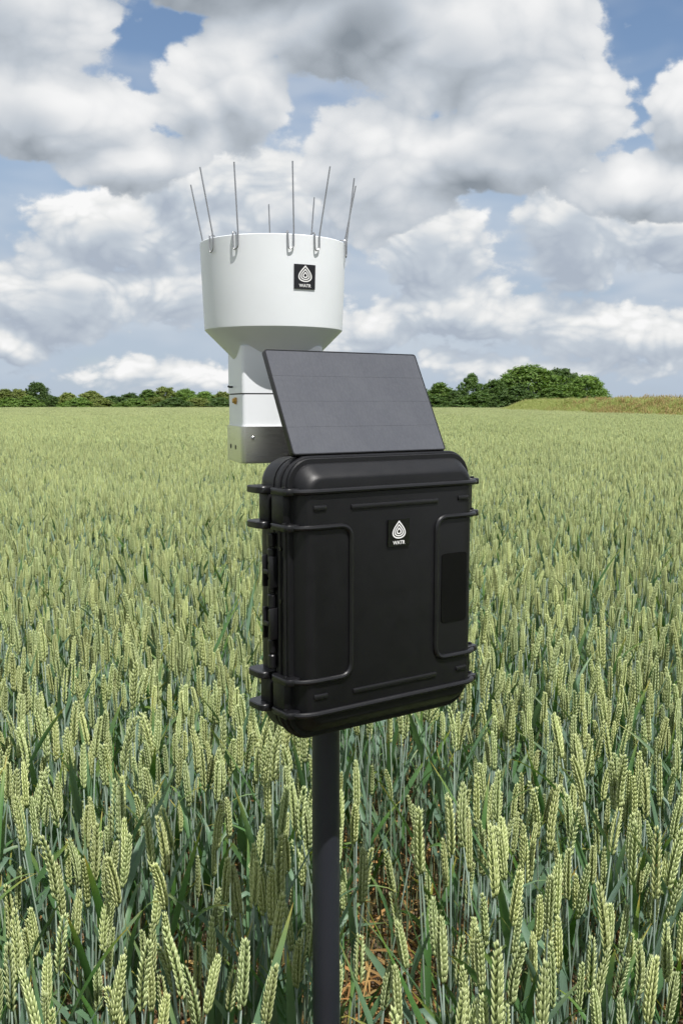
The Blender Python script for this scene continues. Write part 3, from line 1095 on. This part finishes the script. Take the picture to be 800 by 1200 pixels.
def bevel_box(x0, x1, y0, y1, z0, z1, b=.002, seg=2):
    bm = bmesh.new()
    bmesh.ops.create_cube(bm, size=1.0)
    for q in bm.verts:
        q.co = Vector(((x0 + x1) / 2 + q.co.x * (x1 - x0), (y0 + y1) / 2 + q.co.y * (y1 - y0), (z0 + z1) / 2 + q.co.z * (z1 - z0)))
    bmesh.ops.bevel(bm, geom=bm.edges[:], offset=b, segments=seg, affect='EDGES', profile=.5)
    v = np.array([q.co[:] for q in bm.verts]); bm.verts.index_update()
    f = [tuple(w.index for w in q.verts) for q in bm.faces]
    bm.free()
    return v, f


def smooth_path(pts, k=6):
    """round the inner corners of a polyline given as (point, radius)"""
    P = [np.array(q[0], float) for q in pts]; out_ = [P[0]]
    for i in range(1, len(P) - 1):
        r = pts[i][1]
        a = P[i - 1] - P[i]; b = P[i + 1] - P[i]
        la, lb = np.linalg.norm(a), np.linalg.norm(b)
        rr = min(r, la * .49, lb * .49)
        s0 = P[i] + a / la * rr; s1 = P[i] + b / lb * rr
        for j in range(k + 1):
            t = j / k
            out_.append((1 - t) ** 2 * s0 + 2 * t * (1 - t) * P[i] + t * t * s1)
    out_.append(P[-1])
    return np.array(out_)


def lathe(profile, n=64):
    """profile: (radius, z)"""
    v, f = [], []
    for r_, z_ in profile:
        for k in range(n):
            a = 2 * math.pi * k / n
            v.append((r_ * math.cos(a), r_ * math.sin(a), z_))
    for j in range(len(profile) - 1):
        for k in range(n):
            k2 = (k + 1) % n
            f.append((j * n + k, j * n + k2, (j + 1) * n + k2, (j + 1) * n + k))
    return np.array(v), f


def disc(p, axis, r_, h, n=14):
    p = np.array(p, float); d, s, q = frame(axis)
    return tube_geo([p - d * h * .5, p + d * h * .35, p + d * h * .5], [r_, r_, r_ * .8], n)


# ------------------------------------------------------------------ logo plate: drop of nested lines over the word
def teardrop(s, n=44):
    out_ = []
    for i in range(n):
        t = 2 * math.pi * i / n
        out_.append((s * .62 * math.sin(t) * abs(math.sin(t / 2)) ** 1.25, s * (math.cos(t) * .5)))
    return out_


def word_geo(body):
    cu = bpy.data.curves.new('lettering', 'FONT')
    cu.body = body; cu.size = 1.0; cu.offset = .018; cu.space_character = 1.02
    ob = bpy.data.objects.new('lettering', cu)
    COL.objects.link(ob)
    bpy.context.view_layer.update()
    me = bpy.data.meshes.new_from_object(ob.evaluated_get(bpy.context.evaluated_depsgraph_get()))
    v = np.array([q.co[:] for q in me.vertices]); f = [tuple(q.vertices) for q in me.polygons]
    bpy.data.objects.remove(ob); bpy.data.meshes.remove(me); bpy.data.curves.remove(cu)
    v[:, :2] -= v[:, :2].min(0)
    v[:, :2] /= v[:, 0].max()
    return v, f


WORD = word_geo('WATR')


def logo(parent, put, w, h):
    """put(x, y, lift) maps the plate's own plane onto the surface that carries it"""
    k = 8
    grid_ = [[(w * (i / k - .5), h * (j / 4 - .5)) for i in range(k + 1)] for j in range(5)]
    v, f = [], []
    for lift in (.0002, .0016):
        for row in grid_:
            for (a, b) in row:
                v.append(put(a, b, lift))
    nn = (k + 1) * 5
    for j in range(4):
        for i in range(k):
            a = j * (k + 1) + i
            f.append((nn + a, nn + a + 1, nn + a + k + 2, nn + a + k + 1)); f.append((a + k + 1, a + k + 2, a + 1, a))
    rim = [i for i in range(k + 1)] + [j * (k + 1) + k for j in range(1, 5)] + [4 * (k + 1) + i for i in range(k - 1, -1, -1)] + [j * (k + 1) for j in range(3, 0, -1)]
    for i in range(len(rim)):
        a, b = rim[i], rim[(i + 1) % len(rim)]
        f.append((a, b, nn + b, nn + a))
    pl = make('logo_plate', [(np.array(v), f)], M['gloss_black'], parent, label='black plate with white drop emblem above the word WATR')
    H = h * .68
    cy0 = h * .125
    shells = []

    def ring(s1, s2, sh1, sh2):
        o1 = teardrop(s1 * H); o2 = teardrop(s2 * H)
        n = len(o1)
        vv = [put(a, b + cy0 + sh1 * H, .0021) for a, b in o1] + [put(a, b + cy0 + sh2 * H, .0021) for a, b in o2]
        shells.append((np.array(vv), [(i, (i + 1) % n, n + (i + 1) % n, n + i) for i in range(n)]))
    for a, b in ((1.0, .83), (.68, .53), (.38, .22)):
        ring(a, b, -.11 * (1 - a), -.11 * (1 - b))
    make('drop_emblem', shells, M['white_print'], pl)
    v, f = WORD
    ww = w * .56
    vv = np.array([put((a - .5) * ww, b * ww - h * .43, .0021) for a, b, _ in v])
    make('lettering', [(vv, f)], M['white_print'], pl, label='white capital letters WATR')


# ------------------------------------------------------------------ mounting pole
pole = empty('mounting_pole', (POLE[0], POLE[1], 0))
tag(pole, 'dark blue-grey round steel pole standing in the wheat under the black case', 'pole')
TOPZ = CAM_Z - .04
make('tube', [tube_geo([(0, 0, -.3), (0, 0, .4), (0, 0, 1.0), (0, 0, TOPZ)], .0175, 40)], M['pole'], pole)
make('end_cap', [lathe([(.001, TOPZ + .008), (.015, TOPZ + .005), (.0183, TOPZ + .002), (.0183, TOPZ - .009), (.0177, TOPZ - .009)], 40)], M['plastic'], pole)

# ------------------------------------------------------------------ black equipment case
YAW = .6135
K = .66                                                      # size of the instruments as drawn below
case = empty('equipment_case', (-.0304, 1.056, CAM_Z), (0, 0, YAW))
case.scale = (K, K, K)
tag(case, 'rugged black plastic case with ribs and logo plate mounted on the pole', 'case')
UC, ZC = .17, -.3315


def sect(v, hw, hh, r_):
    return [(UC + a, v, ZC + b) for a, b in rrect(hw, hh, r_, 7)]


make('lid', [loft([sect(.000, .170, 0.2055, .024), sect(.0010, .1745, 0.2085, .026), sect(.0036, .1795, 0.2115, .029), sect(.009, .1835, 0.2165, .031), sect(.025, .1885, 0.2285, .036), sect(.0275, .1895, 0.2302, .037),
                   sect(.0300, .1905, 0.2308, .037), sect(.0305, .1985, 0.2380, .0435), sect(.0325, .2, 0.2395, .045), sect(.0715, .2, 0.2395, .045)])], M['plastic'], case, 24)
make('seal', [loft([sect(.0716, .1955, 0.2350, .043), sect(.0758, .1955, 0.2350, .043)])], M['matt_black'], case)
make('base_shell', [loft([sect(.0759, .2, 0.2395, .045), sect(.108, .2, 0.2395, .045), sect(.120, .197, 0.2365, .044), sect(.129, .190, 0.2295, .042), sect(.1335, .178, 0.2180, .036)])], M['plastic'], case, 28)
for v_ in (.0400, .0560):                                    # beads that run round the lid
    ring_ = [(UC + a, v_, ZC + b) for a, b in rrect(.2005, .240, .0455, 8)]
    ring_ = ring_ + ring_[:2]
    make('bead', [tube_geo(ring_, .0034, 8, False)], M['plastic_smooth'], case)

Z1, Z2, Z3, Z4 = -.1455, -.205, -.464, -.521


def edge_path(z, sgn):
    """from the seam along one side, round the front corner on to the face"""
    e = lambda a: UC + sgn * a
    return [((e(.2035), .069, z), 0), ((e(.2030), .030, z), .012), ((e(.196), .008, z), .012), ((e(.172), -.0012, z), .014)]


for z in (Z1, Z4):
    pth = edge_path(z, -1) + [(q[0], q[1]) for q in reversed(edge_path(z, 1))]
    make('rib', [tube_geo(smooth_path(pth), .0050, 10)], M['plastic_smooth'], case)
for sgn in (-1, 1):
    e = lambda a: UC + sgn * a
    pth = edge_path(Z2, sgn) + [((e(.0945), -.0012, Z2), .024), ((e(.0945), -.0012, Z3), .024)] + list(reversed(edge_path(Z3, sgn)))
    make('rib', [tube_geo(smooth_path(pth, 8), .0046, 10)], M['plastic_smooth'], case)
# raised bars and panel on the face
for (u0, u1, z) in ((.0756, .2671, -.1745), (.0800, .2671, -.4935), (.000, .0255, -.1725), (.000, .0275, -.4915), (.3150, .3400, -.1725), (.3150, .3400, -.4915)):
    make('raised_bar', [bevel_box(u0, u1, -.0030, .004, z - .0045, z + .0045, .002, 2)], M['plastic_smooth'], case)
make('dark_patch', [loft([[(.308 + a, -.0012, -.3365 + b) for a, b in rrect(.0300, .064, .007, 5)], [(.308 + a, .001, -.3365 + b) for a, b in rrect(.0303, .0643, .0072, 5)]])], M['matt_black'], case, label='matt black rectangle at the right of the front face')


def plate(u_in, u_out, v0, v1, z, th, rc):
    """flange that stands out from the side; outer corners rounded"""
    hw, hh = abs(u_out - u_in) / 2, (v1 - v0) / 2
    ring_ = rrect(hw, hh, rc, 5)
    uc, vc = (u_in + u_out) / 2, (v0 + v1) / 2
    return loft([[(uc + a * .94, vc + b * .97, z - th) for a, b in ring_], [(uc + a, vc + b, z - th + .0015) for a, b in ring_], [(uc + a, vc + b, z + th - .0015) for a, b in ring_],
                 [(uc + a * .94, vc + b * .97, z + th) for a, b in ring_]])


for sgn in (-1, 1):
    e = lambda a: UC + sgn * a
    for z in (Z1, Z2, Z3, Z4):
        make('lid_flange', [plate(e(.185), e(.214), .012, .070, z, .0054, .010)], M['plastic_smooth'], case)
        make('base_lug', [plate(e(.170), e(.2265), .077, .130, z, .0058, .014)], M['plastic_smooth'], case)
        make('pin', [disc((e(.2075), .030, z + .0068), (0, 0, 1), .0038, .003, 10)], M['plastic_smooth'], case)
    for z0, z1 in ((Z2, Z1), (Z4, Z3)):                      # corner bumpers between the flanges
        make('bumper', [bevel_box(min(e(.19), e(.2095)), max(e(.19), e(.2095)), .030, .069, z0 + .004, z1 - .004, .004, 2)], M['plastic'], case)
        make('bumper', [bevel_box(min(e(.19), e(.2085)), max(e(.19), e(.2085)), .078, .112, z0 + .004, z1 - .004, .004, 2)], M['plastic'], case)
# hinge on the left edge, latches on the right edge
hu = UC - .2065
for k in range(9):
    z0 = Z3 + .012 + k * (Z2 - Z3 - .024) / 9
    z1 = Z3 + .012 + (k + 1) * (Z2 - Z3 - .024) / 9
    make('hinge_knuckle', [tube_geo([(hu, .0737, z0 + .001), (hu, .0737, z0 + .003), (hu, .0737, z1 - .003), (hu, .0737, z1 - .001)], [.0052, .0068, .0068, .0052], 12)], M['plastic_smooth'], case)
for zc in (-.283, -.372):
    make('hinge_leaf', [bevel_box(hu - .011, hu + .008, .060, .0660, zc - .027, zc + .027, .0015), bevel_box(hu - .011, hu + .008, .0815, .0875, zc - .027, zc + .027, .0015),
                        bevel_box(hu - .012, hu - .0075, .0655, .0820, zc - .004, zc + .004, .001)], M['plastic_smooth'], case)
    make('latch', [bevel_box(UC + .199, UC + .2125, .050, .100, zc - .024, zc + .024, .004)], M['plastic'], case)
    make('lid_screw', [disc((UC - .2015, .052, zc + .04), (1, 0, 0), .0035, .003, 10)], M['plastic_smooth'], case)


def put_case(a, b, lift):
    return (.1765 + a, -.0016 - lift, -.2255 + b)


logo(case, put_case, .0475, .047)
# saddle brackets that hold the case to the pole
inv = Matrix.Rotation(-YAW, 3, 'Z')
pl_ = inv @ Vector(((POLE[0] + .0304) / K, (POLE[1] - 1.056) / K, 0))
for z in (-.19, -.44):
    make('pole_bracket', [bevel_box(pl_.x - .055, pl_.x + .055, .1340, pl_.y - .0285, z - .018, z + .018, .002)], M['frame_black'], case)
    arc = [(pl_.x + .0295 * math.cos(a), pl_.y + .0295 * math.sin(a), z) for a in np.linspace(R(-5), R(185), 14)]
    arc = [(pl_.x + .0295, .150, z)] + arc + [(pl_.x - .0295, .150, z)]
    make('u_bolt', [tube_geo(arc, .003, 8)], M['bolt'], case)

# ------------------------------------------------------------------ solar panel on top of the case
B0 = np.array((.1543, .0400, -.0860)); T0 = np.array((.1543, .1325, .0920))
up_ = T0 - B0; SL = np.linalg.norm(up_); tilt = math.atan2(up_[2], up_[1])
pan = empty('solar_panel')
Mx = Matrix.Translation((-.0304, 1.056, CAM_Z)) @ Matrix.Scale(K, 4) @ Matrix.Rotation(YAW, 4, 'Z') @ Matrix.Translation(B0) @ Matrix.Rotation(tilt, 4, 'X')
pan.matrix_world = Mx                                        # x across, y up the slope, z out of the face
tag(pan, 'tilted dark grey solar panel with thin black frame on top of the black case', 'solar panel')
PW = .1668
outer = lambda d_, z: [(a, SL / 2 + b, z) for a, b in rrect(PW - d_, SL / 2 - d_, .005, 5)]
fr_ = loft([outer(.0008, -.0110), outer(0, -.0100), outer(0, -.0008), outer(.0008, 0.0), outer(.0020, 0.0), outer(.0023, -.0022)], True, True)
make('frame', [fr_], M['frame_black'], pan)
rows = 4
h0, h1, w_ = .0025, SL - .0025, PW - .0025
for k in range(rows):
    y0 = h0 + (h1 - h0) * k / rows; y1 = h0 + (h1 - h0) * (k + 1) / rows
    make('solar_cell', [bevel_box(-w_, w_, y0 + (.00004 if k else 0), y1 - (.00004 if k < rows - 1 else 0), -.0020, -.0006, .00012, 1)], M['cell'], pan)
# feet along the lower edge and a folded bracket up the back
ti = Mx.to_3x3().normalized().inverted()
down = np.array(ti @ Vector((0, 0, -1)))
for a in (-.145, .145):
    q = np.array((a, .006, -.006))
    make('foot', [tube_geo([q, q + down * .0165], .0045, 10)], M['frame_black'], pan)
    q1 = np.array((a * .7, SL * .62, -.0105)); q2 = q1 + down * (B0[2] + up_[2] * .62 + .0925 - .006)
    make('rear_strut', [tube_geo([q1, (q1 + q2) / 2, q2], .004, 8)], M['frame_black'], pan)

# ------------------------------------------------------------------ white rain gauge
GK = .66 * 1.92 / 1.80
GX, GY, GYAW = -.0861, 1.267, R(16)
gauge = empty('rain_gauge', (GX, GY, CAM_Z), (0, 0, GYAW))
gauge.scale = (GK, GK, GK)
tag(gauge, 'white rain gauge with wide round bucket, bird spikes and square housing', 'rain gauge')
zr, zb = .280, .1285
rt, rb = .1300, .1235
make('bucket', [lathe([(.001, zb - .03), (rb * .55, zb - .02), (rb - .006, zb + .002), (rt - .0045, zr - .001), (rt - .0035, zr), (rt - .0008, zr), (rt, zr - .001), (rt - .0004, zr - .010),
                       (rb + .0003, zb + .003), (rb, zb + .0005), (rb - .0012, zb - .0010)], 128)], M['white'], gauge, 25)
make('cone', [lathe([(rb - .0012, zb - .0010), (.055, zb - .068), (.05, zb - .068)], 128)], M['white'], gauge, 25)
S = .0725
sq = lambda s_, z, r_=.007: [(a, b, z) for a, b in rrect(s_, s_, r_, 4)]
make('upper_housing', [loft([sq(S, .0168), sq(S, .090), sq(S, .098)])], M['white'], gauge, 30)
make('seam_strip', [loft([sq(S - .0022, .0142), sq(S - .0022, .0170)])], M['hole'], gauge, 30)
make('lower_housing', [loft([sq(S - .0008, -.060), sq(S - .0008, .0145)])], M['white'], gauge, 30)
sl = S + .0028
make('steel_sleeve', [loft([sq(sl, -.0415, .009), sq(sl, -.101, .009), sq(sl - .0004, -.1045, .009), sq(sl - .0018, -.1055, .009), sq(sl - .008, -.1057, .008), sq(sl - .008, -.098, .008)], False, True),
                      loft([sq(S - .0002, -.0412, .0075), sq(sl, -.0412, .009), sq(sl, -.0416, .009)], False, False)], M['sleeve'], gauge, 30)
# fittings: brass gland and holes on the narrow side, rivets on the broad side
make('brass_gland', [disc((-S - .0015, -.012, .0035), (-1, 0, 0), .0070, .004, 6), disc((-S - .0045, -.012, .0035), (-1, 0, 0), .0044, .004, 12)], M['brass'], gauge)
for yv in (-.020, .030):
    make('bolt_hole', [disc((-sl - .0002, yv, -.079), (-1, 0, 0), .0042, .0012, 14)], M['hole'], gauge)
make('rivet', [disc((-S + .018, -sl - .0004, -.061), (0, -1, 0), .0032, .003, 12)], M['bolt'], gauge)
make('rivet', [disc((.030, -sl - .0004, -.061), (0, -1, 0), .0032, .003, 12)], M['bolt'], gauge)
make('cable_stub', [tube_geo([(-S + .002, .02, .0285), (-S - .006, .02, .0285), (-S - .009, .02, .0300)], .0018, 8)], M['hole'], gauge)
# clamp that ties the sleeve to the pole
prel = Matrix.Rotation(-GYAW, 3, 'Z') @ Vector(((POLE[0] - GX) / GK, (POLE[1] - GY) / GK, 0))
make('clamp_plate', [bevel_box(.028, prel.x + .03, -sl - .0055, -sl - .0005, -.100, -.066, .001)], M['sleeve'], gauge)
pr = .0186 / GK
arc = [(prel.x + pr * math.cos(a), prel.y + pr * math.sin(a), -.083) for a in np.linspace(R(0), R(-180), 14)]
make('u_bolt', [tube_geo([(prel.x + pr, -sl, -.083)] + arc + [(prel.x - pr, -sl, -.083)], .003, 8)], M['bolt'], gauge)
for (deg, lx, L_) in ((-107, -.17, .113), (-48, -.15, .114), (-24, -.03, .115), (17, -.02, .116), (38, .14, .113), (79, .09, .112), (107, .17, .113), (150, .06, .108), (184, -.03, .098)):
    a = R(deg) - GYAW
    ra = np.array((math.sin(a), -math.cos(a), 0)); ta = np.array((math.cos(a), math.sin(a), 0)); up = np.array((0, 0, 1.0))
    ro = rt + .0028
    xl = np.array((math.cos(GYAW), -math.sin(GYAW), 0))
    b0 = ra * ro + ta * .0045
    tip = b0 + up * (zr + L_) + ra * .03 * L_ + xl * lx * L_
    P0 = [(tip, 0), (b0 + up * (zr + .002), .004), (b0 + up * (zr - .022), .006), (ra * ro - ta * .0045 + up * (zr - .026), .006), (ra * ro - ta * .0055 + up * (zr - .006), .004),
          (ra * ro - ta * .0055 + up * (zr + .004), .003), (ra * (rt - .008) - ta * .0055 + up * (zr + .004), .003), (ra * (rt - .0082) - ta * .0055 + up * (zr - .025), 0)]
    make('bird_spike', [tube_geo(smooth_path(P0, 5), .0013, 8)], M['steel_wire'], gauge)


def put_gauge(a, b, lift):
    th = R(28.4) - GYAW + a / .128
    zz = .2110 + b
    rr = rb + (rt - rb) * (zz - zb) / (zr - zb) + .0002 + lift
    return (rr * math.sin(th), -rr * math.cos(th), zz)


logo(gauge, put_gauge, .0395, .0405)
bpy.context.view_layer.update()
